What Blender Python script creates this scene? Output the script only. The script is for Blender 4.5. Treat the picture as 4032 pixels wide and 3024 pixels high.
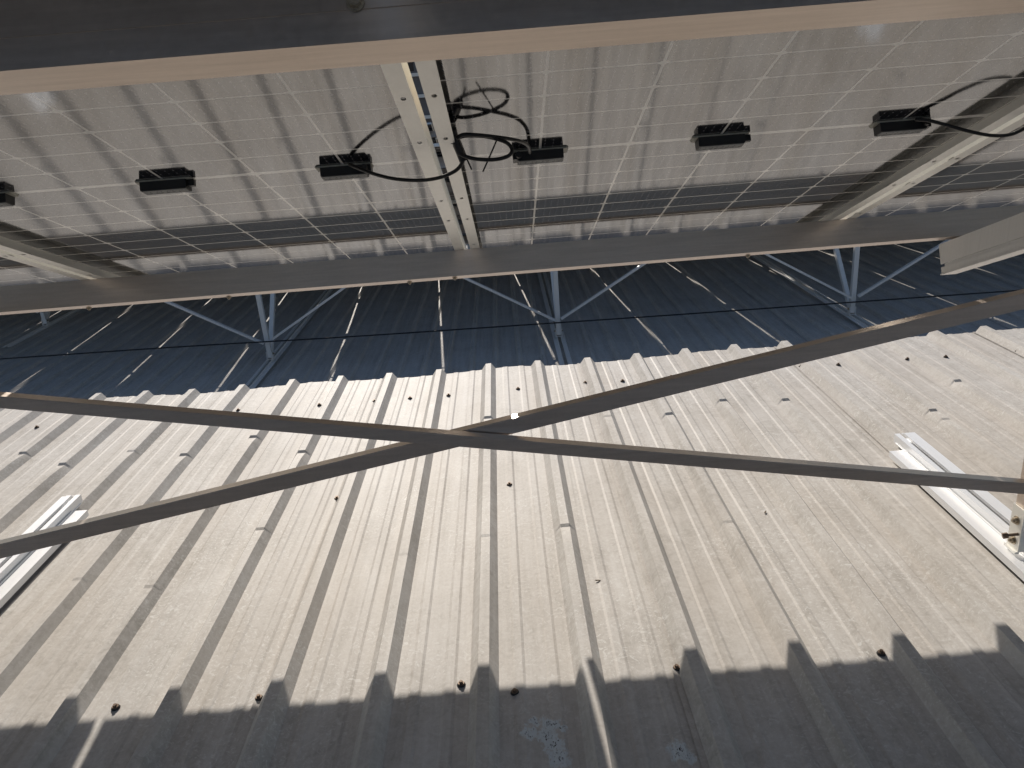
import bpy, bmesh, math, random
from mathutils import Vector, Matrix

random.seed(7)
for o in list(bpy.data.objects):
    bpy.data.objects.remove(o)
scene = bpy.context.scene
COL = scene.collection
R = math.radians

# ------------------------------------------------------------------ camera
H = 1.295
yaw, pitch, roll = -0.0053, 0.3605, -0.0806
fw = Vector((math.sin(yaw) * math.cos(pitch), math.cos(yaw) * math.cos(pitch), -math.sin(pitch)))
rt = Vector((math.cos(yaw), -math.sin(yaw), 0))
up = rt.cross(fw)
cr, sr = math.cos(roll), math.sin(roll)
rt2 = rt * cr + up * sr
up2 = up * cr - rt * sr
cam_d = bpy.data.cameras.new('camera')
cam_d.sensor_fit = 'HORIZONTAL'
cam_d.sensor_width = 36.0
cam_d.lens = 36.0 * 3072 / 4032
cam_d.clip_start = 0.02
cam_d.clip_end = 2000
cam = bpy.data.objects.new('camera', cam_d)
COL.objects.link(cam)
m = Matrix((rt2, up2, -fw)).transposed().to_4x4()
m.translation = Vector((0, 0, H))
cam.matrix_world = m
scene.camera = cam
scene.render.resolution_x = 1024
scene.render.resolution_y = 768

# ------------------------------------------------------------------ sky, sun, exposure
SUN_A, SUN_C = 0.32, 1.77           # drift of a shadow (x, -y) for one metre of drop
to_sun = Vector((-SUN_A, SUN_C, 1.0)).normalized()
elev = math.asin(to_sun.z)
azim = math.atan2(to_sun.x, to_sun.y)
world = bpy.data.worlds.new('World')
scene.world = world
world.use_nodes = True
wn = world.node_tree
sky = wn.nodes.new('ShaderNodeTexSky')
sky.sky_type = 'NISHITA'
sky.sun_disc = False
sky.dust_density = 1.4
sky.ozone_density = 0.9
sky.sun_elevation = elev
sky.sun_rotation = azim
bg = wn.nodes['Background']
bg.inputs['Strength'].default_value = 0.075
wn.links.new(sky.outputs[0], bg.inputs['Color'])
sun_d = bpy.data.lights.new('sun', 'SUN')
sun_d.energy = 4.2
sun_d.angle = R(0.53)
sun_d.color = (1.0, 0.93, 0.84)
sun = bpy.data.objects.new('sun', sun_d)
COL.objects.link(sun)
sun.rotation_euler = (-to_sun).to_track_quat('-Z', 'Y').to_euler()
sun.location = to_sun * 30
vs = scene.view_settings
vs.view_transform = 'Standard'
vs.look = 'None'
vs.gamma = 1.0
vs.use_curve_mapping = False
vs.exposure = 0.27
scene.cycles.max_bounces = 7
scene.cycles.diffuse_bounces = 4
scene.cycles.glossy_bounces = 4
scene.cycles.sample_clamp_indirect = 6.0

# ------------------------------------------------------------------ materials
class NT:
    """small helper around a material's node tree"""
    def __init__(self, name):
        self.m = bpy.data.materials.new(name)
        self.m.use_nodes = True
        self.t = self.m.node_tree
        self.p = self.t.nodes['Principled BSDF']
    def n(self, typ, **kw):
        nd = self.t.nodes.new('ShaderNode' + typ)
        for k, v in kw.items():
            if k in ('op',):
                nd.operation = v
            elif k == 'dtype':
                nd.data_type = v
            elif k == 'blend':
                nd.blend_type = v
            else:
                nd.inputs[k.replace('_', ' ')].default_value = v
        return nd
    def l(self, a, b):
        self.t.links.new(a, b)
    def math(self, op, a, b=None, clamp=False):
        nd = self.t.nodes.new('ShaderNodeMath')
        nd.operation = op
        nd.use_clamp = clamp
        for i, v in enumerate((a, b)):
            if v is None:
                continue
            if isinstance(v, (int, float)):
                nd.inputs[i].default_value = v
            else:
                self.l(v, nd.inputs[i])
        return nd.outputs[0]
    def pos(self, scale=(1, 1, 1), obj=False):
        if obj:
            src = self.t.nodes.new('ShaderNodeTexCoord').outputs['Object']
        else:
            src = self.t.nodes.new('ShaderNodeNewGeometry').outputs['Position']
        mp = self.t.nodes.new('ShaderNodeMapping')
        mp.inputs['Scale'].default_value = scale
        self.l(src, mp.inputs['Vector'])
        return mp.outputs[0]
    def noise(self, vec, scale, detail=4.0, rough=0.55, dist=0.0):
        nd = self.n('TexNoise', Scale=scale, Detail=detail, Roughness=rough, Distortion=dist)
        self.l(vec, nd.inputs['Vector'])
        return nd.outputs['Fac']
    def ramp(self, fac, stops):
        nd = self.t.nodes.new('ShaderNodeValToRGB')
        e = nd.color_ramp.elements
        while len(e) < len(stops):
            e.new(0.5)
        for el, (p, c) in zip(e, stops):
            el.position = p
            el.color = (*c, 1) if len(c) == 3 else c
        self.l(fac, nd.inputs[0])
        return nd.outputs[0]
    def mix(self, fac, a, b, blend='MIX'):
        nd = self.t.nodes.new('ShaderNodeMix')
        nd.data_type = 'RGBA'
        nd.blend_type = blend
        for v, s in ((fac, nd.inputs[0]), (a, nd.inputs[6]), (b, nd.inputs[7])):
            if isinstance(v, (int, float)):
                s.default_value = v
            elif isinstance(v, tuple):
                s.default_value = (*v, 1)
            else:
                self.l(v, s)
        return nd.outputs[2]
    def set(self, **kw):
        for k, v in kw.items():
            s = self.p.inputs[k.replace('_', ' ')]
            if isinstance(v, (int, float)):
                s.default_value = v
            elif isinstance(v, tuple):
                s.default_value = (*v, 1)
            else:
                self.l(v, s)
        return self
    def bump(self, h, strength, dist):
        nd = self.n('Bump', Strength=strength, Distance=dist)
        self.l(h, nd.inputs['Height'])
        self.l(nd.outputs[0], self.p.inputs['Normal'])


def metal_mat(name, c0, c1, metallic, rough, streak=(1, 1, 1), scale=14):
    a = NT(name)
    v = a.pos(streak)
    n1 = a.noise(v, scale, 6, 0.6)
    n2 = a.noise(a.pos(), 130, 3, 0.6)
    f = a.math('ADD', a.math('MULTIPLY', n1, 0.75), a.math('MULTIPLY', n2, 0.25))
    col = a.ramp(f, [(0.3, c0), (0.7, c1)])
    a.set(Base_Color=col, Metallic=metallic, Roughness=a.math('ADD', a.math('MULTIPLY', n2, 0.16), rough - 0.08))
    a.bump(n2, 0.12, 0.0006)
    return a.m


def plain_mat(name, c, rough=0.5, metallic=0.0, var=0.25, scale=60):
    a = NT(name)
    n1 = a.noise(a.pos(), scale, 5, 0.6)
    col = a.ramp(n1, [(0.3, tuple(x * (1 - var) for x in c)), (0.7, tuple(min(1, x * (1 + var)) for x in c))])
    a.set(Base_Color=col, Metallic=metallic, Roughness=rough)
    a.bump(n1, 0.1, 0.0005)
    return a.m


STAINS = [((0.018, 1.323), 0.036), ((0.004, 1.293), 0.034), ((0.022, 1.262), 0.038), ((0.029, 1.225), 0.034), ((-0.036, 1.301), 0.028), ((-0.02, 1.33), 0.018), ((0.042, 1.313), 0.018), ((0.276, 1.224), 0.036), ((0.287, 1.21), 0.025)]

def roof_mat(name, stains=True):
    a = NT(name)
    P = a.pos()
    streak = a.noise(a.pos((22, 1.1, 22)), 1.6, 8, 0.62)
    blot = a.noise(P, 3.2, 6, 0.6, 0.6)
    fine = a.noise(P, 95, 5, 0.7)
    mid = a.noise(P, 24, 6, 0.66, 1.2)
    f = a.math('ADD', a.math('MULTIPLY', streak, 0.30), a.math('ADD', a.math('MULTIPLY', blot, 0.22), a.math('ADD', a.math('MULTIPLY', mid, 0.28), a.math('MULTIPLY', fine, 0.20))))
    col = a.ramp(f, [(0.38, (0.375, 0.348, 0.312)), (0.5, (0.515, 0.485, 0.447)), (0.62, (0.62, 0.595, 0.56))])
    # pale bare or chalky scuffs in uneven patches
    sc = a.noise(P, 46, 8, 0.72, 2.5)
    reg = a.noise(P, 1.7, 3, 0.5)
    scm = a.math('MULTIPLY', a.ramp(sc, [(0.53, (0, 0, 0)), (0.62, (1, 1, 1))]), a.ramp(reg, [(0.36, (0, 0, 0)), (0.56, (1, 1, 1))]))
    col = a.mix(a.math('MULTIPLY', scm, 0.75), col, (0.70, 0.69, 0.66))
    # brownish dust
    du = a.ramp(a.noise(a.pos((3, 0.7, 3)), 1.3, 5, 0.6), [(0.45, (0, 0, 0)), (0.7, (1, 1, 1))])
    col = a.mix(a.math('MULTIPLY', du, 0.3), col, (0.47, 0.41, 0.345))
    # thin grey run-off lines down the slope
    ro = a.ramp(a.noise(a.pos((75, 0.55, 75)), 1.0, 3, 0.6), [(0.60, (0, 0, 0)), (0.72, (1, 1, 1))])
    rm = a.ramp(a.noise(a.pos((2.2, 1.2, 2)), 1.0, 3, 0.5), [(0.45, (0, 0, 0)), (0.6, (1, 1, 1))])
    col = a.mix(a.math('MULTIPLY', a.math('MULTIPLY', ro, rm), 0.45), col, (0.33, 0.305, 0.275))
    rough = a.math('ADD', a.math('MULTIPLY', mid, 0.2), 0.46)
    if stains:
        geo = a.t.nodes.new('ShaderNodeNewGeometry').outputs['Position']
        dn = a.n('TexNoise', Scale=30.0, Detail=4.0, Roughness=0.7)
        a.l(a.pos((1, 0.6, 1)), dn.inputs['Vector'])
        dv = a.t.nodes.new('ShaderNodeVectorMath')
        dv.operation = 'MULTIPLY_ADD'
        a.l(dn.outputs['Color'], dv.inputs[0])
        dv.inputs[1].default_value = (0.05, 0.09, 0)
        a.l(geo, dv.inputs[2])
        dv2 = a.t.nodes.new('ShaderNodeVectorMath')
        dv2.operation = 'SUBTRACT'
        a.l(dv.outputs[0], dv2.inputs[0])
        dv2.inputs[1].default_value = (0.025, 0.045, 0)
        geo = dv2.outputs[0]
        tot = None
        for (sx, sy), rad in STAINS:
            vm = a.t.nodes.new('ShaderNodeVectorMath')
            vm.operation = 'DISTANCE'
            a.l(geo, vm.inputs[0])
            vm.inputs[1].default_value = (sx, sy, 0)
            d = a.math('SUBTRACT', 1.0, a.math('DIVIDE', vm.outputs['Value'], rad), True)
            tot = d if tot is None else a.math('MAXIMUM', tot, d)
        sp = a.noise(a.pos((1.6, 0.8, 1)), 110, 6, 0.75, 1.0)
        white = a.ramp(a.math('MULTIPLY', a.math('ADD', sp, 0.1), a.math('POWER', tot, 0.5)), [(0.31, (0, 0, 0)), (0.42, (1, 1, 1))])
        dk = a.noise(a.pos((1.6, 0.8, 1)), 160, 6, 0.8)
        dark = a.ramp(a.math('MULTIPLY', a.math('ADD', dk, 0.0), a.math('POWER', tot, 0.35)), [(0.48, (0, 0, 0)), (0.53, (1, 1, 1))])
        col = a.mix(a.math('MULTIPLY', white, 0.8), col, (0.62, 0.68, 0.7))
        col = a.mix(dark, col, (0.035, 0.03, 0.03))
    a.set(Base_Color=col, Metallic=0.0, Roughness=rough, Specular_IOR_Level=0.11)
    h = a.math('ADD', a.math('MULTIPLY', mid, 0.6), a.math('MULTIPLY', fine, 0.4))
    a.bump(h, 0.5, 0.0016)
    return a.m


def glossy_rear(name, cell):
    """rear side of the module as seen through its textured rear glass"""
    a = NT(name)
    P = a.pos()
    w = a.noise(a.pos((1, 0.55, 1)), 130, 3, 0.5)
    w2 = a.noise(P, 9, 2, 0.5)
    if cell:
        o = a.t.nodes.new('ShaderNodeTexCoord').outputs['Object']
        sp = a.t.nodes.new('ShaderNodeSeparateXYZ')
        a.l(o, sp.inputs[0])
        fx = a.math('FRACT', a.math('ADD', a.math('DIVIDE', sp.outputs[0], 0.01655), 0.5))
        bar = a.math('LESS_THAN', a.math('ABSOLUTE', a.math('SUBTRACT', fx, 0.5)), 0.034)
        fy = a.math('FRACT', a.math('DIVIDE', sp.outputs[1], 0.0181))
        pad = a.math('LESS_THAN', a.math('ABSOLUTE', a.math('SUBTRACT', fy, 0.5)), 0.13)
        padx = a.math('LESS_THAN', a.math('ABSOLUTE', a.math('SUBTRACT', fx, 0.5)), 0.075)
        mark = a.math('MAXIMUM', a.math('MULTIPLY', bar, 0.45), a.math('MULTIPLY', pad, padx))
        base = a.ramp(a.noise(P, 5, 2), [(0.3, (0.007, 0.007, 0.010)), (0.7, (0.011, 0.011, 0.014))])
        col = a.mix(a.math('MULTIPLY', mark, 0.6), base, (0.34, 0.34, 0.36))
    else:
        col = a.ramp(a.noise(P, 40, 3), [(0.3, (0.78, 0.76, 0.71)), (0.7, (0.86, 0.84, 0.79))])
    a.set(Base_Color=col, Roughness=0.075, IOR=3.5 if cell else 2.0)
    a.bump(w, 0.3, 0.0001)
    return a.m


M = {}
M['roof'] = roof_mat('weathered_galvanised_sheet')
M['roof2'] = roof_mat('weathered_sheet_lower_roof', False)
M['steel'] = metal_mat('galvanised_section', (0.56, 0.475, 0.405), (0.70, 0.60, 0.52), 0.84, 0.34, (0.5, 8, 8))
M['galv'] = metal_mat('bright_galvanised_tube', (0.78, 0.765, 0.735), (0.86, 0.845, 0.815), 0.1, 0.42, (8, 8, 0.5))
M['alu'] = metal_mat('mill_aluminium', (0.82, 0.83, 0.84), (0.90, 0.90, 0.90), 0.3, 0.42, (8, 0.6, 8))
M['frame'] = metal_mat('anodised_frame', (0.80, 0.785, 0.73), (0.87, 0.855, 0.80), 0.35, 0.32, (8, 1, 8), 9)
M['cell'] = glossy_rear('cell_behind_rear_glass', True)
M['grid'] = glossy_rear('white_grid_behind_rear_glass', False)
M['front'] = plain_mat('module_front_glass', (0.014, 0.015, 0.022), 0.12, 0.0, 0.2, 8)
M['front'].node_tree.nodes['Principled BSDF'].inputs['IOR'].default_value = 1.28
M['black'] = plain_mat('black_plastic', (0.012, 0.012, 0.013), 0.42)
M['boxlip'] = plain_mat('silicone_seal', (0.35, 0.34, 0.29), 0.5)
M['boxlabel'] = plain_mat('grey_box_lid', (0.11, 0.11, 0.11), 0.5)
M['print'] = plain_mat('grey_raised_print', (0.45, 0.45, 0.43), 0.6)
M['cable'] = plain_mat('cable_sheath', (0.012, 0.011, 0.011), 0.38)
M['rubber'] = plain_mat('weathered_rubber', (0.03, 0.027, 0.025), 0.75)
M['screw'] = plain_mat('rusty_screw_head', (0.16, 0.11, 0.075), 0.6, 0.5, 0.5, 300)
M['bolt'] = plain_mat('zinc_bolt', (0.40, 0.34, 0.26), 0.4, 0.8, 0.35, 200)
M['ground'] = plain_mat('dry_ground', (0.20, 0.18, 0.15), 0.9, 0, 0.3, 0.3)
M['straw'] = plain_mat('dry_leaf', (0.13, 0.09, 0.05), 0.8)
M['foil'] = plain_mat('plastic_film', (0.75, 0.77, 0.8), 0.25)

# ------------------------------------------------------------------ mesh helpers
def obj(name, bm, mats, parent=None, loc=(0, 0, 0), smooth=False):
    me = bpy.data.meshes.new(name)
    bmesh.ops.recalc_face_normals(bm, faces=bm.faces)
    bm.to_mesh(me)
    bm.free()
    for mm in (mats if isinstance(mats, (list, tuple)) else [mats]):
        me.materials.append(mm)
    if smooth:
        for p in me.polygons:
            p.use_smooth = True
    o = bpy.data.objects.new(name, me)
    COL.objects.link(o)
    o.location = loc
    if parent:
        o.parent = parent
    return o


def share(name, src, parent, loc=(0, 0, 0), rot=None):
    o = src.copy()
    o.name = name
    COL.objects.link(o)
    o.parent = parent
    o.location = loc
    if rot:
        o.rotation_euler = rot
    return o


def tag(o, label, cat, group=None):
    o['label'] = label
    o['category'] = cat
    if group:
        o['group'] = group
    return o


def thing(name, label, cat, loc=(0, 0, 0), rot=(0, 0, 0), group=None):
    o = bpy.data.objects.new(name, None)
    o.empty_display_size = 0.1
    COL.objects.link(o)
    o.location = loc
    o.rotation_euler = rot
    return tag(o, label, cat, group)


def box(bm, x0, x1, y0, y1, z0, z1, mi=0, mat=None):
    vs_ = [bm.verts.new(p) for p in ((x0, y0, z0), (x1, y0, z0), (x1, y1, z0), (x0, y1, z0), (x0, y0, z1), (x1, y0, z1), (x1, y1, z1), (x0, y1, z1))]
    if mat:
        for v in vs_:
            v.co = mat @ v.co
    for f in ((0, 3, 2, 1), (4, 5, 6, 7), (0, 1, 5, 4), (1, 2, 6, 5), (2, 3, 7, 6), (3, 0, 4, 7)):
        fc = bm.faces.new([vs_[i] for i in f])
        fc.material_index = mi
    return vs_


def prism(bm, prof, a, b, axis='x', mi=0):
    """closed 2-D profile extruded along x (profile in y,z) or y (profile in x,z)"""
    def pt(t, p):
        return (t, p[0], p[1]) if axis == 'x' else (p[0], t, p[1])
    A = [bm.verts.new(pt(a, p)) for p in prof]
    B = [bm.verts.new(pt(b, p)) for p in prof]
    n = len(prof)
    for i in range(n):
        f = bm.faces.new((A[i], A[(i + 1) % n], B[(i + 1) % n], B[i]))
        f.material_index = mi
    bm.faces.new(A[::-1]).material_index = mi
    bm.faces.new(B).material_index = mi


def cyl(bm, p0, p1, r0, r1=None, seg=12, mi=0, caps=True):
    p0, p1 = Vector(p0), Vector(p1)
    r1 = r0 if r1 is None else r1
    d = (p1 - p0).normalized()
    u = d.orthogonal().normalized()
    w = d.cross(u)
    A, B = [], []
    for i in range(seg):
        t = 2 * math.pi * i / seg
        e = u * math.cos(t) + w * math.sin(t)
        A.append(bm.verts.new(p0 + e * r0))
        B.append(bm.verts.new(p1 + e * r1))
    for i in range(seg):
        bm.faces.new((A[i], A[(i + 1) % seg], B[(i + 1) % seg], B[i])).material_index = mi
    if caps:
        bm.faces.new(A[::-1]).material_index = mi
        bm.faces.new(B).material_index = mi


def catmull(pts, n=10):
    P = [Vector(p) for p in pts]
    P = [P[0] * 2 - P[1]] + P + [P[-1] * 2 - P[-2]]
    out = []
    for i in range(1, len(P) - 2):
        for k in range(n):
            t = k / n
            a, b, c, d = P[i - 1:i + 3]
            out.append(0.5 * ((2 * b) + (c - a) * t + (2 * a - 5 * b + 4 * c - d) * t * t + (3 * b - 3 * c + d - a) * t ** 3))
    out.append(P[-2])
    return out


def tube(bm, pts, r, seg=8, n=10, mi=0):
    C = catmull(pts, n)
    rings = []
    u = None
    for i, p in enumerate(C):
        d = (C[min(i + 1, len(C) - 1)] - C[max(i - 1, 0)]).normalized()
        u = d.orthogonal().normalized() if u is None else (u - d * u.dot(d)).normalized()
        w = d.cross(u)
        rings.append([bm.verts.new(p + (u * math.cos(2 * math.pi * k / seg) + w * math.sin(2 * math.pi * k / seg)) * r) for k in range(seg)])
    for a, b in zip(rings, rings[1:]):
        for k in range(seg):
            bm.faces.new((a[k], a[(k + 1) % seg], b[(k + 1) % seg], b[k])).material_index = mi
    bm.faces.new(rings[0][::-1]).material_index = mi
    bm.faces.new(rings[-1]).material_index = mi


def bar(bm, p0, p1, w, h, mi=0, upv=(0, 0, 1)):
    """rectangular bar from p0 to p1, width w sideways, height h along upv"""
    p0, p1 = Vector(p0), Vector(p1)
    d = (p1 - p0).normalized()
    s = d.cross(Vector(upv)).normalized()
    u = s.cross(d)
    vs_ = []
    for p in (p0, p1):
        for a, b in ((-1, -1), (1, -1), (1, 1), (-1, 1)):
            vs_.append(bm.verts.new(p + s * (a * w / 2) + u * (b * h / 2)))
    for f in ((0, 1, 2, 3), (7, 6, 5, 4), (0, 4, 5, 1), (1, 5, 6, 2), (2, 6, 7, 3), (3, 7, 4, 0)):
        bm.faces.new([vs_[i] for i in f]).material_index = mi


def hexbolt(bm, p, d, r, h, mi=0, stud=0.0, rs=0.004):
    p, d = Vector(p), Vector(d).normalized()
    cyl(bm, p, p + d * 0.0015, r * 1.45, seg=14, mi=mi)
    cyl(bm, p + d * 0.0015, p + d * (h + 0.0015), r, seg=6, mi=mi)
    if stud:
        cyl(bm, p + d * h, p + d * (h + stud), rs, seg=8, mi=mi)


# ------------------------------------------------------------------ setting: ground and roofs
bm = bmesh.new()
box(bm, -900, 900, -900, 900, -0.2, 0.0)
g = obj('ground', bm, M['ground'])
g['kind'] = 'structure'
# the roof climbs towards its far edge, so level ground falls away ahead and rises behind in the roof's axes
g.rotation_euler = (R(-9), 0, 0)
g.location = (0, 0, -7.0)

RIB0, PITCH, RH = -0.1286, 0.245, 0.0285
DENTS = [(-8, 3.002), (-4, 2.982), (-5, 2.856), (-7, 2.854), (-3, 2.798), (-1, 2.907), (0, 2.993), (3, 2.883), (4, 2.979), (5, 2.936), (8, 2.989), (7, 2.719),
         (-3, 2.213), (-5, 2.001), (-4, 1.93), (-1, 1.993), (0, 2.063), (1, 2.09), (3, 2.038), (-9, 3.03), (7, 2.63), (9, 2.86), (-6, 2.93), (2, 2.90)]
SOFT = {(-5, 2.001): .25, (-4, 1.93): .3, (-1, 1.993): .12, (0, 2.063): .25, (3, 2.038): .3, (-3, 2.213): .5, (1, 2.09): .7, (7, 2.63): .5, (-6, 2.93): .5, (2, 2.90): .35}
YEND = [(-3, 3.68), (-2.027, 3.693), (-1.775, 3.672), (-1.62, 3.640), (-1.3, 3.655), (-1.01, 3.684), (-0.759, 3.651), (-0.5, 3.640), (-0.239, 3.659), (0.003, 3.686), (0.11, 3.66), (0.241, 3.642), (0.489, 3.643), (0.72, 3.66), (0.974, 3.686), (1.3, 3.66), (1.8, 3.65), (2.238, 3.647), (3, 3.66)]

def yend(x):
    if x <= YEND[0][0]:
        return YEND[0][1]
    for (a, ya), (b, yb) in zip(YEND, YEND[1:]):
        if x <= b:
            return ya + (yb - ya) * (x - a) / (b - a)
    return YEND[-1][1]


def section(i0, n_ribs):
    """cross-section of one sheet: (x, z, rib index or None); the left rib laps over the neighbour"""
    pts = []
    for k in range(n_ribs):
        i = i0 + k
        xc = RIB0 + PITCH * i
        lift = 0.0016 if k == 0 else 0.0
        if k == 0:
            pts.append((xc - 0.051, 0.0042, None, 0))
            pts.append((xc - 0.040, 0.0030, None, 0))
        rw = 0.0012 if k == 0 else 0.0
        for dx, z in ((-0.0345 - rw, 0.0), (-0.0132 - rw, RH), (0.0132 + rw, RH), (0.0345 + rw, 0.0)):
            pts.append((xc + dx, z + lift, i if z > 0 else None, z))
        if k < n_ribs - 1:
            for sx in (0.082, 0.163):
                for dx, z in ((-0.016, 0.0), (-0.009, 0.0022), (0.009, 0.0022), (0.016, 0.0)):
                    pts.append((xc + sx + dx, z, None, 0))
    return pts


def hash2(a, b):
    v = math.sin(a * 127.1 + b * 311.7) * 43758.5453
    return v - math.floor(v)


def wob(x, y):
    return 0.0009 * math.sin(x * 9.1 + y * 2.3) + 0.0007 * math.sin(x * 23.0 - y * 7.7 + 1.3) + 0.0005 * math.sin(y * 19.0 + x * 5.0)


def sheet_mesh(i0, n_ribs, y0, yfun, dents, step=0.12):
    pts = section(i0, n_ribs)
    ys = set()
    y = y0
    while y < 3.55:
        ys.add(round(y, 4))
        y += step if y > 0.4 else 0.6
    for i, yd in dents:
        if i0 <= i < i0 + n_ribs:
            for e in (-0.10, -0.075, -0.05, -0.03, -0.015, -0.005, 0.0, 0.005, 0.010, 0.013, 0.03):
                ys.add(round(yd + e, 4))
    ys = sorted(v for v in ys if v < 3.6)
    bm = bmesh.new()
    rows = []
    for y in ys + [None]:
        row = []
        for (x, z, rib, hz) in pts:
            yy = yfun(x) if y is None else y
            dx = 0.0
            if rib is not None:
                for i, yd in dents:
                    if i == rib:
                        s = SOFT.get((i, yd), 1.0)
                        t = yy - yd
                        if -0.11 < t <= 0.0:
                            a = (1 + t / 0.11) ** 2
                            z -= 0.0068 * s * a
                            dx += (1 if x > RIB0 + PITCH * i else -1) * 0.002 * s * a
                        elif 0 < t < 0.013:
                            z -= 0.0068 * s * (1 - t / 0.013)
            row.append(bm.verts.new((x + dx, yy, z + wob(x, yy) * (0.4 if rib is None else 1.0) + 0.0)))
        rows.append(row)
    for a, b in zip(rows, rows[1:]):
        for k in range(len(pts) - 1):
            bm.faces.new((a[k], a[k + 1], b[k + 1], b[k]))
    return bm


roof = bpy.data.objects.new('roof', None)
COL.objects.link(roof)
roof['kind'] = 'structure'
roof['label'] = 'weathered grey ribbed metal roof in the foreground'
sheets = {}
for j in range(-7, 7):
    i0 = 4 * j + 2
    bm = sheet_mesh(i0, 5, -9.0, yend, DENTS)
    sheets[i0] = obj('roof_sheet', bm, M['roof'], roof)

# screws with rubber washers, each on the sheet it holds
SCREWS = [(-1.003, 1.478), (-0.661, 1.472), (-0.183, 1.466), (0.323, 1.465), (0.8, 1.462), (-0.058, 1.427), (-0.657, 2.432), (-0.05, 2.435), (0.976, 2.426), (-2.222, 3.353), (-1.292, 3.369), (-0.911, 3.353), (-0.655, 3.345), (-0.491, 3.35), (-0.313, 3.347), (0.008, 3.36), (0.32, 3.369), (0.491, 3.355), (0.716, 3.359), (1.314, 3.359), (1.481, 3.344), (1.799, 3.346), (1.97, 3.337), (2.296, 3.336)]
bm = bmesh.new()
cyl(bm, (0, 0, 0.0), (0, 0, 0.0045), 0.0105, 0.0085, 16, 0)
cyl(bm, (0, 0, 0.0045), (0, 0, 0.0058), 0.0078, 0.0074, 16, 1)
cyl(bm, (0, 0, 0.0058), (0, 0, 0.0105), 0.0047, 0.0043, 6, 1)
scr0 = None
for (sx, sy) in SCREWS:
    i = math.floor((sx + 0.047 - RIB0) / PITCH)
    par = sheets[4 * ((i - 2) // 4) + 2]
    if scr0 is None:
        scr0 = obj('roofing_screw', bm, [M['rubber'], M['screw']], par, (sx, sy, 0.001))
        o = scr0
    else:
        o = share('roofing_screw', scr0, par, (sx, sy, 0.001))
    o.rotation_euler = (R(random.uniform(-4, 4)), R(random.uniform(-4, 4)), random.random() * 3)

# lower roof beyond the sheet ends
ZF = -1.295
lroof = bpy.data.objects.new('roof', None)
COL.objects.link(lroof)
lroof['kind'] = 'structure'
lroof['label'] = 'shaded lower metal roof beyond the edge of the near one'
lroof.location = (0.06, 0, ZF)
def low_sheet(bm):
    pts = section(0, 5)
    prev = None
    for y in [4.3 + 0.9 * k for k in range(24)]:
        row = [bm.verts.new((x - RIB0, y, z + wob(x, y))) for (x, z, r_, h_) in pts]
        if prev:
            for k in range(len(pts) - 1):
                bm.faces.new((prev[k], prev[k + 1], row[k + 1], row[k]))
        prev = row
bm = bmesh.new()
low_sheet(bm)
ls0 = obj('roof_sheet', bm, M['roof2'], lroof, (-14 * 0.98, 0, 0))
for k in range(-13, 15):
    share('roof_sheet', ls0, lroof, (k * 0.98, 0, 0))

# ------------------------------------------------------------------ array geometry
TH = R(22.4)
PC = Vector((0.4541, 1.6589, H - 0.1225))
PX = 1.137                       # module pitch
PW, PL = 1.118, 2.28             # module size
V = Vector((0, math.cos(TH), -math.sin(TH)))
N = Vector((0, math.sin(TH), math.cos(TH)))
FD = 0.031                       # frame depth below the rear glass

def slope(x, v, off):
    return PC + Vector((x - PC.x, 0, 0)) + V * v + N * off


def strip_with_holes(bm, x0, x1, y0, y1, z0, z1, holes, hw=0.0045, hl=0.007):
    """flat bar along y with slotted holes at the given y"""
    xc = (x0 + x1) / 2
    cuts = sorted(holes)
    y = y0
    segs = []
    for h in cuts:
        segs.append((y, h - 0.012, None))
        segs.append((h - 0.012, h + 0.012, h))
        y = h + 0.012
    segs.append((y, y1, None))
    for a, b, h in segs:
        if h is None:
            box(bm, x0, x1, a, b, z0, z1)
            continue
        for z in (z0, z1):
            ring = [bm.verts.new((xc + hw * math.cos(R(45 * k)), h + hl * math.sin(R(45 * k)), z)) for k in range(8)]
            out = [bm.verts.new(p) for p in ((x1, h, z), (x1, b, z), (xc, b, z), (x0, b, z), (x0, h, z), (x0, a, z), (xc, a, z), (x1, a, z))]
            for k in range(8):
                bm.faces.new((ring[k], ring[(k + 1) % 8], out[(k + 1) % 8], out[k]))


HOLES = [-0.98, -0.80, -0.394, -0.203, 0.194, 0.392, 0.70, 0.98]

def side_bar():
    bm = bmesh.new()
    # outer wall at x=0 .. 0.003, flange inwards (+x), glazing pocket on top
    box(bm, 0, 0.003, -PL / 2, PL / 2, -FD + 0.002, 0.0015)
    box(bm, 0, 0.009, -PL / 2, PL / 2, 0.0015, 0.007)
    strip_with_holes(bm, 0.0, 0.029, -PL / 2, PL / 2, -FD, -FD + 0.002, HOLES)
    return bm


def end_bar():
    bm = bmesh.new()
    a, b = -PW / 2 + 0.0295, PW / 2 - 0.0295
    box(bm, a, b, 0, 0.003, -FD + 0.002, 0.0015)
    box(bm, a + 0.0, b, 0, 0.009, 0.0015, 0.007)
    box(bm, a, b, 0, 0.029, -FD, -FD + 0.002)
    return bm


def cell_mesh():
    bm = bmesh.new()
    a, b, c, e = 0.0895, 0.0436, 0.009, 0.0045
    pr = [(-a + c, -b), (a - c, -b), (a, -b + e), (a, b - e), (a - c, b), (-a + c, b), (-a, b - e), (-a, -b + e)]
    f = bm.faces.new([bm.verts.new((x, y, 0)) for x, y in pr])
    bot = [bm.verts.new((x, y, 0.00006)) for x, y in pr]
    fv = list(f.verts)
    for i in range(8):
        bm.faces.new((fv[i], fv[(i + 1) % 8], bot[(i + 1) % 8], bot[i]))
    return bm


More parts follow.
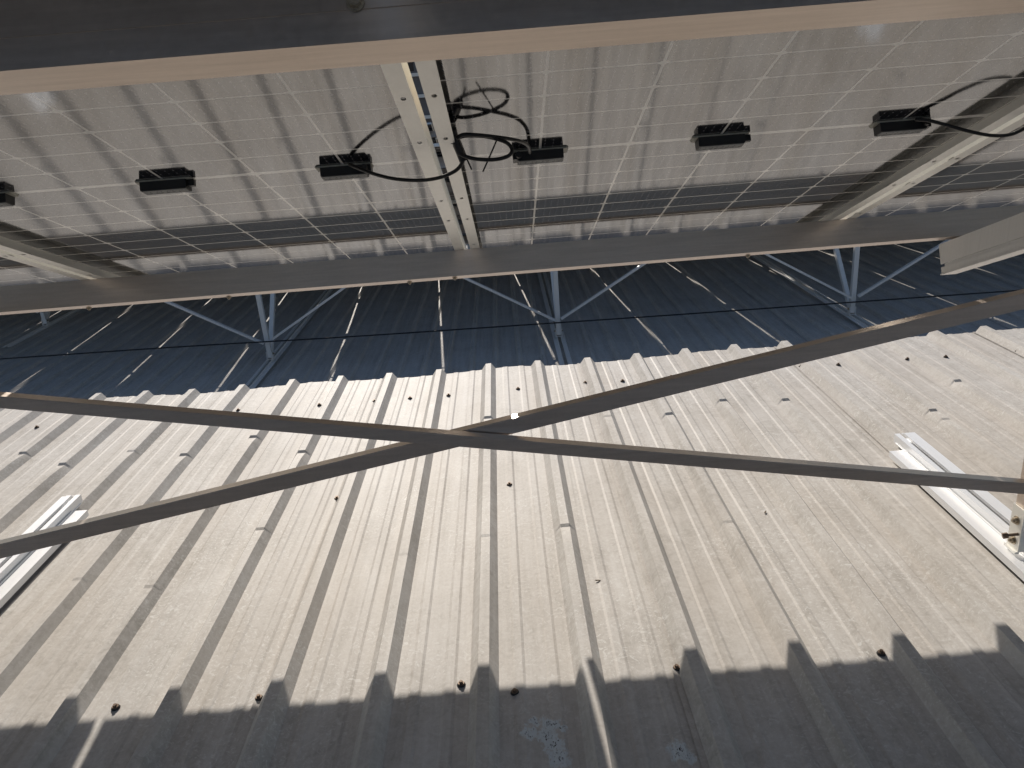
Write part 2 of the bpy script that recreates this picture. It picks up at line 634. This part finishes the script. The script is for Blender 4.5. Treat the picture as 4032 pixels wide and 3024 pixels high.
def jbox_mesh(gland):
    """junction box below the glass: seal plate, body, lid with raised print"""
    bm = bmesh.new()
    # body (hanging to -z), x long
    prof = [(-0.016, -0.002), (-0.0145, -0.021), (0.0145, -0.021), (0.016, -0.002)]
    prism(bm, prof, -0.047, 0.047, 'x', 0)
    if gland == 0:
        box(bm, 0.047, 0.061, -0.008, 0.002, -0.016, -0.003, 0)
    else:
        s = gland
        x0, x1 = (0.047, 0.056) if s > 0 else (-0.056, -0.047)
        box(bm, x0, x1, -0.014, 0.010, -0.018, -0.002, 0)
        cyl(bm, (s * 0.044, -0.016, -0.011), (s * 0.044, -0.026, -0.012), 0.007, 0.006, 12, 0)
    return bm


jb = {}
def junction_box(panel, x, gland):
    if gland not in jb:
        o = obj('junction_box', jbox_mesh(gland), M['black'], panel, (x, 0, 0))
        bm = bmesh.new()
        pr = [(-0.054, -0.017), (0.054, -0.017), (0.058, -0.012), (0.058, 0.012), (0.054, 0.017), (-0.054, 0.017), (-0.058, 0.012), (-0.058, -0.012)]
        A = [bm.verts.new((a, b, -0.0005)) for a, b in pr]
        B = [bm.verts.new((a * 0.97, b * 0.94, -0.0035)) for a, b in pr]
        for k in range(8):
            bm.faces.new((A[k], A[(k + 1) % 8], B[(k + 1) % 8], B[k]))
        bm.faces.new(B)
        s = obj('seal_plate', bm, M['boxlip'], o)
        bm = bmesh.new()
        box(bm, -0.045, 0.045, -0.013, 0.013, -0.0222, -0.0212, 0)
        lid = obj('lid', bm, M['boxlabel'], o)
        bm = bmesh.new()
        for sx, w in ((-0.036, 0.008), (-0.024, 0.010), (-0.012, 0.006), (-0.002, 0.009), (0.010, 0.008), (0.022, 0.010), (0.034, 0.010)):
            box(bm, sx - w / 2, sx + w / 2, -0.005, -0.0028, -0.0226, -0.0222)
            box(bm, sx - w / 2, sx + w / 2 - 0.003, 0.0028, 0.005, -0.0226, -0.0222)
        for yy in (-0.0105, 0.009):
            box(bm, -0.042, 0.042, yy, yy + 0.0013, -0.0226, -0.0222)
        pr_ = obj('raised_print', bm, M['print'], o)
        jb[gland] = (o, s, lid, pr_)
        return o
    src = jb[gland]
    o = share('junction_box', src[0], panel, (x, 0, 0))
    for c, nm in zip(src[1:], ('seal_plate', 'lid', 'raised_print')):
        share(nm, c, o)
    return o


base = {}
def solar_panel(k, label, detail):
    p = thing('solar_panel', label, 'solar panel', slope(PC.x + k * PX, 0, 0), (-TH, 0, 0), 'solar panels of the row overhead')
    if not base:
        base['side'] = obj('frame_side', side_bar(), M['frame'], p, (-PW / 2, 0, 0))
        base['end'] = obj('frame_end', end_bar(), M['frame'], p, (0, -PL / 2, 0))
        a, b = base['side'], base['end']
    else:
        a = share('frame_side', base['side'], p, (-PW / 2, 0, 0))
        b = share('frame_end', base['end'], p, (0, -PL / 2, 0))
    share('frame_side', base['side'], p, (PW / 2, 0, 0), (0, 0, math.pi))
    share('frame_end', base['end'], p, (0, PL / 2, 0), (0, 0, math.pi))
    if 'glass' not in base:
        bm = bmesh.new()
        box(bm, -PW / 2 + 0.004, PW / 2 - 0.004, -PL / 2 + 0.004, PL / 2 - 0.004, 0.0, 0.0045)
        base['glass'] = obj('rear_glass', bm, M['grid'], p)
    else:
        share('rear_glass', base['glass'], p)
    if not detail:
        if 'dark' not in base:
            bm = bmesh.new()
            box(bm, -PW / 2 + 0.012, PW / 2 - 0.012, -PL / 2 + 0.02, PL / 2 - 0.02, -0.0006, -0.0002)
            base['dark'] = obj('cell_field', bm, M['cell'], p)
        else:
            share('cell_field', base['dark'], p)
        return p
    for r_ in range(12):
        for s in (-1, 1):
            for c in range(6):
                loc = ((c - 2.5) * 0.184, s * (0.0052 + 0.0925 * (r_ + 0.5)), -0.0001)
                if 'cell' not in base:
                    base['cell'] = obj('cell', cell_mesh(), M['cell'], p, loc)
                else:
                    share('cell', base['cell'], p, loc)
    junction_box(p, -0.368, -1)
    junction_box(p, 0.0, 0)
    junction_box(p, 0.368, 1)
    return p


PLAB = {-2: 'solar panel seen from below at the far left edge, mostly cut off by the frame',
        -1: 'solar panel seen from below, left of the central gap',
        0: 'solar panel seen from below, right of the central gap',
        1: 'solar panel seen from below at the far right edge, beyond the sloping bright gap'}
panels = {}
for k in (-2, -1, 0, 1):
    panels[k] = solar_panel(k, PLAB[k], True)
for k in (-3, 2, 3, -4):
    panels[k] = solar_panel(k, 'solar panel of the overhead row outside the picture', False)

# added unseen row behind the camera, keeps low sky off the beams
BROW = 4.45
def sky_block_row(dy):
    bm = bmesh.new()
    w, L = PW, PL
    box(bm, -w / 2, w / 2, -L / 2, L / 2, 0.0, 0.005, 1)
    for a_, b_ in ((-w / 2, -w / 2 + 0.012), (w / 2 - 0.012, w / 2)):
        box(bm, a_, b_, -L / 2, L / 2, -FD, -0.0005, 0)
    for a_, b_ in ((-L / 2, -L / 2 + 0.012), (L / 2 - 0.012, L / 2)):
        box(bm, -w / 2 + 0.013, w / 2 - 0.013, a_, b_, -FD, -0.0005, 0)
    src = None
    for k in range(-5, 5):
        loc = slope(PC.x + k * PX, 0, 0) - Vector((0, dy, 0))
        if src is None:
            o = src = obj('solar_panel', bm, [M['frame'], M['front']], None, loc)
        else:
            o = share('solar_panel', src, None, loc)
        o.rotation_euler = (-TH, 0, 0)
        tag(o, 'added unseen solar panel behind the camera, blocking low sky', 'solar panel', 'added sky-blocking panels behind the camera')
sky_block_row(BROW)

# cables under the panels, in the panel's own axes (x from its centre, y down the slope, z off the glass)
def cab(panel, pts, r, name='cable', mat='cable', seg=8):
    bm = bmesh.new()
    cx = PC.x + panel * PX
    tube(bm, [(x - cx, v, o) for x, v, o in pts], r, seg)
    return obj(name, bm, M[mat], panels[panel], smooth=True)

CABLE_PTS = {
    'left': [(-0.2982, -0.035, -0.0075), (-0.2732, -0.0494, -0.0237), (-0.2369, -0.0638, -0.0433), (-0.1978, -0.0781, -0.0587), (-0.1528, -0.0925, -0.0687), (-0.1143, -0.1069, -0.0708), (-0.0819, -0.1212, -0.0645), (-0.0663, -0.1356, -0.0529), (-0.0655, -0.15, -0.0439)],
    'right': [(0.0646, -0.03, -0.0118), (0.06, -0.085, -0.0164), (0.0463, -0.125, -0.0206), (0.0252, -0.15, -0.0227), (-0.0012, -0.17, -0.0236), (-0.0327, -0.19, -0.0246), (-0.0582, -0.2, -0.0254), (-0.0716, -0.2, -0.0313)],
    'loop': [(-0.0716, -0.17, -0.0197), (-0.0538, -0.17, -0.0173), (-0.0245, -0.17, -0.0205), (0.0014, -0.17, -0.028), (0.0198, -0.17, -0.0375), (0.0267, -0.17, -0.0506), (0.0179, -0.17, -0.0608), (-0.0074, -0.17, -0.065), (-0.0424, -0.17, -0.0607), (-0.0666, -0.17, -0.0504), (-0.0744, -0.17, -0.0364)],
    'conn1': [(-0.0773, -0.17, -0.0168), (-0.0706, -0.16, -0.0348), (-0.0634, -0.15, -0.0562)],
    'conn2': [(-0.078, -0.19, -0.0091), (-0.0756, -0.1775, -0.0226), (-0.0668, -0.165, -0.0488)],
    'tie1': [(0.0018, -0.165, -0.0215), (-0.0013, -0.165, -0.0302), (-0.0124, -0.165, -0.0517), (-0.0297, -0.165, -0.0839)],
    'tie2': [(-0.0641, -0.16, -0.0473), (-0.0575, -0.16, -0.0569), (-0.0501, -0.16, -0.0769)],
    'tie3': [(-0.0685, -0.175, -0.0223), (-0.0808, -0.175, -0.0302), (-0.0892, -0.175, -0.0242)],
    'far': [(0.8354, -0.035, -0.0085), (0.8611, -0.0371, -0.014), (0.8939, -0.0393, -0.0265), (0.9296, -0.0414, -0.0412), (0.9748, -0.0436, -0.0553), (1.0114, -0.0457, -0.0578), (1.0402, -0.0479, -0.0487), (1.0683, -0.05, -0.0324)],
}
cab(-1, CABLE_PTS['left'], 0.0036)
cab(0, CABLE_PTS['right'], 0.0036)
cab(0, CABLE_PTS['loop'], 0.0036)
cab(0, CABLE_PTS['conn1'], 0.0085, 'connector')
cab(0, CABLE_PTS['conn2'], 0.0075, 'connector')
cab(0, CABLE_PTS['tie1'], 0.0016, 'cable_tie', 'black', 5)
cab(0, CABLE_PTS['tie2'], 0.0016, 'cable_tie', 'black', 5)
cab(0, CABLE_PTS['tie3'], 0.0018, 'cable_tie', 'black', 5)
cab(0, CABLE_PTS['far'], 0.0036)

# ------------------------------------------------------------------ purlins (C sections) under the panels
def c_purlin(label, v0, D, Wf, groove, x0=-5.2, x1=5.4):
    root = thing('purlin', label, 'beam', slope(0, v0, -FD - 0.0006), (-TH, 0, 0))
    bm = bmesh.new()
    t = 0.003
    if groove:
        gz = -D * groove
        box(bm, x0, x1, 0, t, gz + 0.0008, 0)
        box(bm, x0, x1, 0.0014, t, gz - 0.0008, gz + 0.0008)
        box(bm, x0, x1, 0, t, -D, gz - 0.0008)
    else:
        box(bm, x0, x1, 0, t, -D, 0)
    obj('web', bm, M['steel'], root)
    bm = bmesh.new()
    box(bm, x0, x1, t, Wf, -t, 0)
    box(bm, x0, x1, Wf - t, Wf, -t - 0.012, -t)
    obj('flange', bm, M['steel'], root)
    bm = bmesh.new()
    box(bm, x0, x1, t, Wf, -D, -D + t)
    box(bm, x0, x1, Wf - t, Wf, -D + t, -D + t + 0.012)
    obj('flange', bm, M['steel'], root)
    return root

pn = c_purlin('dark grey steel beam nearest the camera, crossing the top of the picture', -0.760, 0.0854, 0.057, 0.59)
pf = c_purlin('long steel beam under the lower panel ends, above the shaded far roof', 0.760, 0.078, 0.050, 0.42)

# clamp bolt on the near beam, small bolt ends under the far one
bm = bmesh.new()
hexbolt(bm, (0, 0, 0), (0, -1, 0), 0.007, 0.006)
box(bm, -0.009, 0.009, -0.0035, -0.0005, 0.008, 0.04)
obj('clamp_bolt', bm, M['bolt'], pn, (-0.139, -0.0008, -0.043))
for bx, by in ((-1.29, 0.040), (-0.86, 0.046), (-0.30, 0.038), (-0.16, 0.022), (0.74, 0.044)):
    bm = bmesh.new()
    hexbolt(bm, (0, 0, 0), (0, 0, -1), 0.0055, 0.004, stud=0.004, rs=0.003)
    obj('bolt', bm, M['bolt'], pf, (bx, by, -0.0782))

# ------------------------------------------------------------------ rafters, posts, rails, cross brace of the near row
def rafter(label, x0, s, v0=-0.98, v1=0.845):
    root = thing('rafter', label, 'beam', slope(x0, v0, -0.1168), (-TH, 0, 0))
    L = v1 - v0
    bm = bmesh.new()
    box(bm, 0, s * 0.003, 0, L, -0.062, 0) if s > 0 else box(bm, -0.003, 0, 0, L, -0.062, 0)
    obj('web', bm, M['galv'], root)
    bm = bmesh.new()
    a, b = (0.003, 0.05) if s > 0 else (-0.05, -0.003)
    box(bm, a, b, 0, L, -0.003, 0)
    obj('flange', bm, M['galv'], root)
    bm = bmesh.new()
    # recessed slot, lower rib and bottom flange
    c = 0.006 * s
    box(bm, min(c, c + 0.003 * s), max(c, c + 0.003 * s), 0, L - 0.012, -0.072, -0.062)
    box(bm, min(0, 0.003 * s), max(0, 0.003 * s), 0, L, -0.092, -0.072)
    box(bm, min(-0.004 * s, 0.045 * s), max(-0.004 * s, 0.045 * s), 0, L, -0.0955, -0.092)
    obj('flange', bm, M['galv'], root)
    return root

rafter('grey channel beam with cut end jutting in at the right edge under the long beam', 1.347, 1)
rafter('sloping channel beam left of the picture', -1.655, -1)

POST_Y = 1.752
def near_post(label, xc, s):
    root = thing('post', label, 'post', (xc, POST_Y, 0.036))
    bm = bmesh.new()
    box(bm, -0.022, 0.022, 0.0, 0.04, 0.045, 0.86)
    obj('tube', bm, M['steel'], root)
    bm = bmesh.new()
    for e in (-1, 1):
        box(bm, min(e * 0.0225, e * 0.0265), max(e * 0.0225, e * 0.0265), -0.004, 0.044, 0.012, 0.135)
        box(bm, min(e * 0.0225, e * 0.034), max(e * 0.0225, e * 0.034), -0.004, 0.044, 0.006, 0.012)
    box(bm, -0.0225, 0.0225, -0.0045, -0.0005, 0.012, 0.10)
    br = obj('foot_bracket', bm, M['frame'], root)
    for z in (0.095, 0.035):
        bm = bmesh.new()
        hexbolt(bm, (-0.0265, 0.02, z), (-1, 0, 0), 0.0085, 0.007, stud=0.006)
        obj('bolt', bm, M['bolt'], br)
        bm = bmesh.new()
        hexbolt(bm, (0.0265, 0.02, z), (1, 0, 0), 0.0085, 0.007)
        obj('bolt', bm, M['bolt'], br)
    bm = bmesh.new()
    cyl(bm, (-0.0265, 0.005, 0.062), (-0.055, 0.012, 0.056), 0.004, seg=8)
    cyl(bm, (-0.050, 0.011, 0.057), (-0.062, 0.014, 0.054), 0.008, seg=6)
    obj('bolt', bm, M['screw'], br)
    return root

near_post('steel post foot with bolts at the right edge, on the aluminium rail', 1.318, 1)
near_post('steel post left of the picture', -1.582, -1)

def roof_rail(label, xc, y0, y1, yl, yr):
    """extruded rail on a rib: two wide flanges with turned-down lips and a slotted channel between"""
    root = thing('mounting_rail', label, 'rail', (xc, y0, RH + 0.004))
    L = y1 - y0
    for s_, ye in ((-1, yl), (1, yr)):
        bm = bmesh.new()
        a_, b_ = sorted((s_ * 0.0285, s_ * 0.076))
        box(bm, a_, b_, 0, ye - y0, 0.0, 0.0026)
        a_, b_ = sorted((s_ * 0.0735, s_ * 0.076))
        box(bm, a_, b_, 0, ye - y0, -0.019, -0.0001)
        a_, b_ = sorted((s_ * 0.0285, s_ * 0.031))
        box(bm, a_, b_, 0, ye - y0 - 0.01, 0.0027, 0.008)
        obj('flange', bm, M['alu'], root)
    bm = bmesh.new()
    box(bm, -0.0255, -0.0230, 0, L, 0.0, 0.030)
    box(bm, 0.0230, 0.0255, 0, L, 0.0, 0.030)
    box(bm, -0.0229, -0.008, 0.0, L, 0.0276, 0.030)
    box(bm, 0.008, 0.0229, 0.0, L, 0.0276, 0.030)
    box(bm, -0.0229, 0.0229, 0.0, L, 0.006, 0.0084)
    box(bm, -0.010, -0.008, 0.0, L, 0.021, 0.0275)
    box(bm, 0.008, 0.010, 0.0, L, 0.021, 0.0275)
    box(bm, -0.0284, -0.0256, 0, L - 0.015, 0.0, 0.0024)
    box(bm, 0.0256, 0.0284, 0, L - 0.015, 0.0, 0.0024)
    obj('channel', bm, M['alu'], root)
    return root

roof_rail('bright aluminium rail on the roof at the right, below the cross brace', 1.339, 1.0, 2.475, 2.40, 2.53)
roof_rail('bright aluminium rail on the roof at the left edge', -1.603, 1.0, 2.50, 2.55, 2.43)

# cross brace: two thin-walled bars
cb = thing('cross_brace', 'two crossed dark steel bars spanning the picture above the sunlit roof', 'brace', (0, POST_Y, 0.3))
def brace_bar(p0, p1, h, w, inward):
    bm = bmesh.new()
    p0, p1 = Vector(p0) - cb.location, Vector(p1) - cb.location
    d = (p1 - p0).normalized()
    u = Vector((-d.z, 0, d.x))
    # square tube with softened edges
    bar(bm, p0, p1, w, h, 0, u)
    bmesh.ops.bevel(bm, geom=[e for e in bm.edges if (e.verts[0].co - e.verts[1].co).length > 0.5], offset=0.0022, segments=2, affect='EDGES')
    return obj('bar', bm, M['steel'], cb)
BAR1 = ((-1.60, 0.256), (1.36, 0.781))
BAR2 = ((-1.60, 0.787), (1.36, 0.252))
brace_bar((BAR1[0][0], POST_Y - 0.016, BAR1[0][1]), (BAR1[1][0], POST_Y - 0.016, BAR1[1][1]), 0.039, 0.030, 1)
brace_bar((BAR2[0][0], POST_Y - 0.049, BAR2[0][1]), (BAR2[1][0], POST_Y - 0.049, BAR2[1][1]), 0.030, 0.030, 1)

# ------------------------------------------------------------------ far row on the lower roof
def far_trestle(xc, y, label, rail_to=13.2):
    root = thing('support_trestle', label, 'trestle', (xc, y, ZF + 0.03), group='trestles on the lower roof')
    def b(name, p0, p1, w, h, upv=(0, 1, 0)):
        bm = bmesh.new()
        bar(bm, p0, p1, w, h, 0, upv)
        return obj(name, bm, M['galv'], root)
    b('post', (0, 0, 0.045), (0, 0, 1.93), 0.048, 0.048)
    b('rear_brace', (0, 0.05, 0.10), (0, 1.35, 1.60), 0.046, 0.046)
    b('knee_brace', (-0.03, -0.038, 0.215), (-1.85, -0.038, 1.28), 0.022, 0.040)
    b('knee_brace', (0.03, -0.063, 0.235), (1.85, -0.063, 1.30), 0.022, 0.040)
    bm = bmesh.new()
    box(bm, -0.033, -0.0275, -0.03, 0.03, 0.03, 0.11)
    box(bm, 0.0275, 0.033, -0.03, 0.03, 0.03, 0.11)
    box(bm, -0.04, 0.04, -0.035, 0.035, 0.026, 0.03)
    fb = obj('foot_bracket', bm, M['galv'], root)
    for s in (-1, 1):
        bm = bmesh.new()
        hexbolt(bm, (s * 0.033, 0, 0.085), (s, 0, 0), 0.01, 0.01, stud=0.012)
        obj('bolt', bm, M['bolt'], fb)
    bm = bmesh.new()
    for s in (-1, 1):
        box(bm, min(s * 0.02, s * 0.064), max(s * 0.02, s * 0.064), -0.95, rail_to - y, 0.004, 0.0065)
        box(bm, min(s * 0.018, s * 0.021), max(s * 0.018, s * 0.021), -0.95, rail_to - y, 0.0066, 0.026)
    obj('roof_rail', bm, M['galv'], root)
    return root

far_trestle(-2.63, 8.08, 'steel trestle on the shaded roof, left of the picture centre')
far_trestle(0.505, 8.08, 'steel trestle on the shaded roof, middle one of three')
far_trestle(3.66, 8.04, 'steel trestle on the shaded roof, right one above the crossing bar')
far_trestle(-6.36, 10.45, 'steel trestle at the left edge of the shaded roof, partly cut off')

# far modules (two deep), only their shadow shows
FAR_UP_Y, FAR_UP_Z = 8.60, 2.116
def far_table(y_up, z_up, ks, label):
    bm = bmesh.new()
    w, L = PW - 0.002, 2.27
    box(bm, -w / 2, w / 2, 0, L, 0.0, 0.004, 1)
    box(bm, -w / 2, -w / 2 + 0.012, 0, L, -0.034, -0.0005, 0)
    box(bm, w / 2 - 0.012, w / 2, 0, L, -0.034, -0.0005, 0)
    box(bm, -w / 2 + 0.013, w / 2 - 0.013, 0, 0.012, -0.034, -0.0005, 0)
    box(bm, -w / 2 + 0.013, w / 2 - 0.013, L - 0.012, L, -0.034, -0.0005, 0)
    for r_ in range(23):
        yy = 0.07 + r_ * 0.0925
        box(bm, -w / 2 + 0.03, w / 2 - 0.03, yy, yy + 0.004, -0.0012, -0.0006, 0)
    src = None
    for row in range(2):
        for k in ks:
            loc = Vector((-1.196 + PX / 2 + PX * k, y_up + math.cos(TH) * 2.285 * row, ZF + z_up - math.sin(TH) * 2.285 * row))
            if src is None:
                o = src = obj('solar_panel', bm, [M['frame'], M['front']], None, loc)
            else:
                o = share('solar_panel', src, None, loc)
            o.rotation_euler = (-TH, 0, 0)
            tag(o, label, 'solar panel', 'solar panels of the row on the lower roof')
far_table(FAR_UP_Y, FAR_UP_Z, range(-9, 10), 'solar panel of the hidden row above the lower roof')
far_table(FAR_UP_Y + 7.0, FAR_UP_Z, range(-10, 10), 'solar panel of the hidden row above the lower roof')
for yb in (FAR_UP_Y, FAR_UP_Y + 7.0):
    for w_ in (0.35, 1.30, 2.42, 3.50, 4.30):
        bm = bmesh.new()
        y, z = yb + math.cos(TH) * w_, ZF + FAR_UP_Z - math.sin(TH) * w_
        box(bm, -11, 11, 0, 0.06, -0.155, -0.036)
        o = obj('purlin', bm, M['steel'], None, (0, y, z))
        o.rotation_euler = (-TH, 0, 0)
        tag(o, 'hidden beam under the panels of the lower roof', 'beam', 'beams of the row on the lower roof')

# dark cable strung across the far trestles
bm = bmesh.new()
tube(bm, [(-7.0, 7.95, -0.93), (-5.57, 7.95, -0.962), (-3.6, 7.95, -0.985), (-1.7, 7.95, -1.024), (0.0, 7.95, -1.045), (1.72, 7.95, -1.066), (3.6, 7.95, -1.082), (5.6, 7.95, -1.098), (7.0, 7.95, -1.10)], 0.0085, 6, 4)
tag(obj('power_cable', bm, M['cable'], smooth=True), 'thin black cable strung across the shaded roof past the trestles', 'cable')

# added backdrop block, darkens the sky in the slot between the panels
M['plaster'] = plain_mat('grey_plaster', (0.16, 0.155, 0.16), 0.85, 0, 0.15, 2)
M['sill'] = plain_mat('white_band', (0.75, 0.75, 0.73), 0.7)
M['pane'] = plain_mat('dark_window', (0.02, 0.022, 0.03), 0.1)
bl = thing('backdrop_block', 'added grey backdrop with pale bands, darkening the sky in the central panel slot', 'backdrop_block', (-8, 58, -17.5))
bm = bmesh.new()
box(bm, -14, 14, 0, 10, 0, 24)
obj('wall', bm, M['plaster'], bl)
for fl in range(9):
    bm = bmesh.new()
    box(bm, -14.1, 14.1, -0.25, -0.02, 11.7 + fl * 1.4, 11.92 + fl * 1.4)
    obj('floor_band', bm, M['sill'], bl)
    if fl % 2 == 0:
        for wx in range(-6, 7):
            bm = bmesh.new()
            box(bm, wx * 2.1 - 0.6, wx * 2.1 + 0.6, -0.06, -0.01, 12.05 + fl * 1.4, 13.0 + fl * 1.4)
            obj('window', bm, M['pane'], bl)

# small litter
def litter(x, y, z, s, label, mat, name='leaf', cat='leaf'):
    bm = bmesh.new()
    pts = [(-1, 0, 0), (-0.35, 0.35, 0.12), (0.5, 0.28, 0.05), (1, -0.05, 0.2), (0.4, -0.3, 0.02), (-0.4, -0.25, 0.1)]
    A = [bm.verts.new((a * s, b * s, c * s + 0.001)) for a, b, c in pts]
    B = [bm.verts.new((a * s, b * s, c * s + 0.0022)) for a, b, c in pts]
    for k in range(6):
        bm.faces.new((A[k], A[(k + 1) % 6], B[(k + 1) % 6], B[k]))
    bm.faces.new(A[::-1]); bm.faces.new(B)
    o = obj(name, bm, M[mat], None, (x, y, z))
    o.rotation_euler = (0, 0, x * 7 + y)
    tag(o, label, cat)
litter(0.184, 1.832, 0.001, 0.008, 'small brown dry leaf bit on the sunlit roof below the crossing bars', 'straw')
litter(0.745, 2.12, 0.001, 0.008, 'tiny dry leaf scrap on the roof left of the right rail', 'straw')
M['paper'] = plain_mat('pale_paper', (0.6, 0.6, 0.62), 0.7)
litter(-1.30, 7.80, ZF + 0.004, 0.030, 'pale paper scrap on the shaded roof left of the middle trestle, near the sunlit edge', 'paper', 'paper_scrap', 'scrap')
litter(-2.54, 9.66, ZF + 0.004, 0.028, 'pale paper scrap on the shaded roof just right of the left trestle', 'paper', 'paper_scrap', 'scrap')
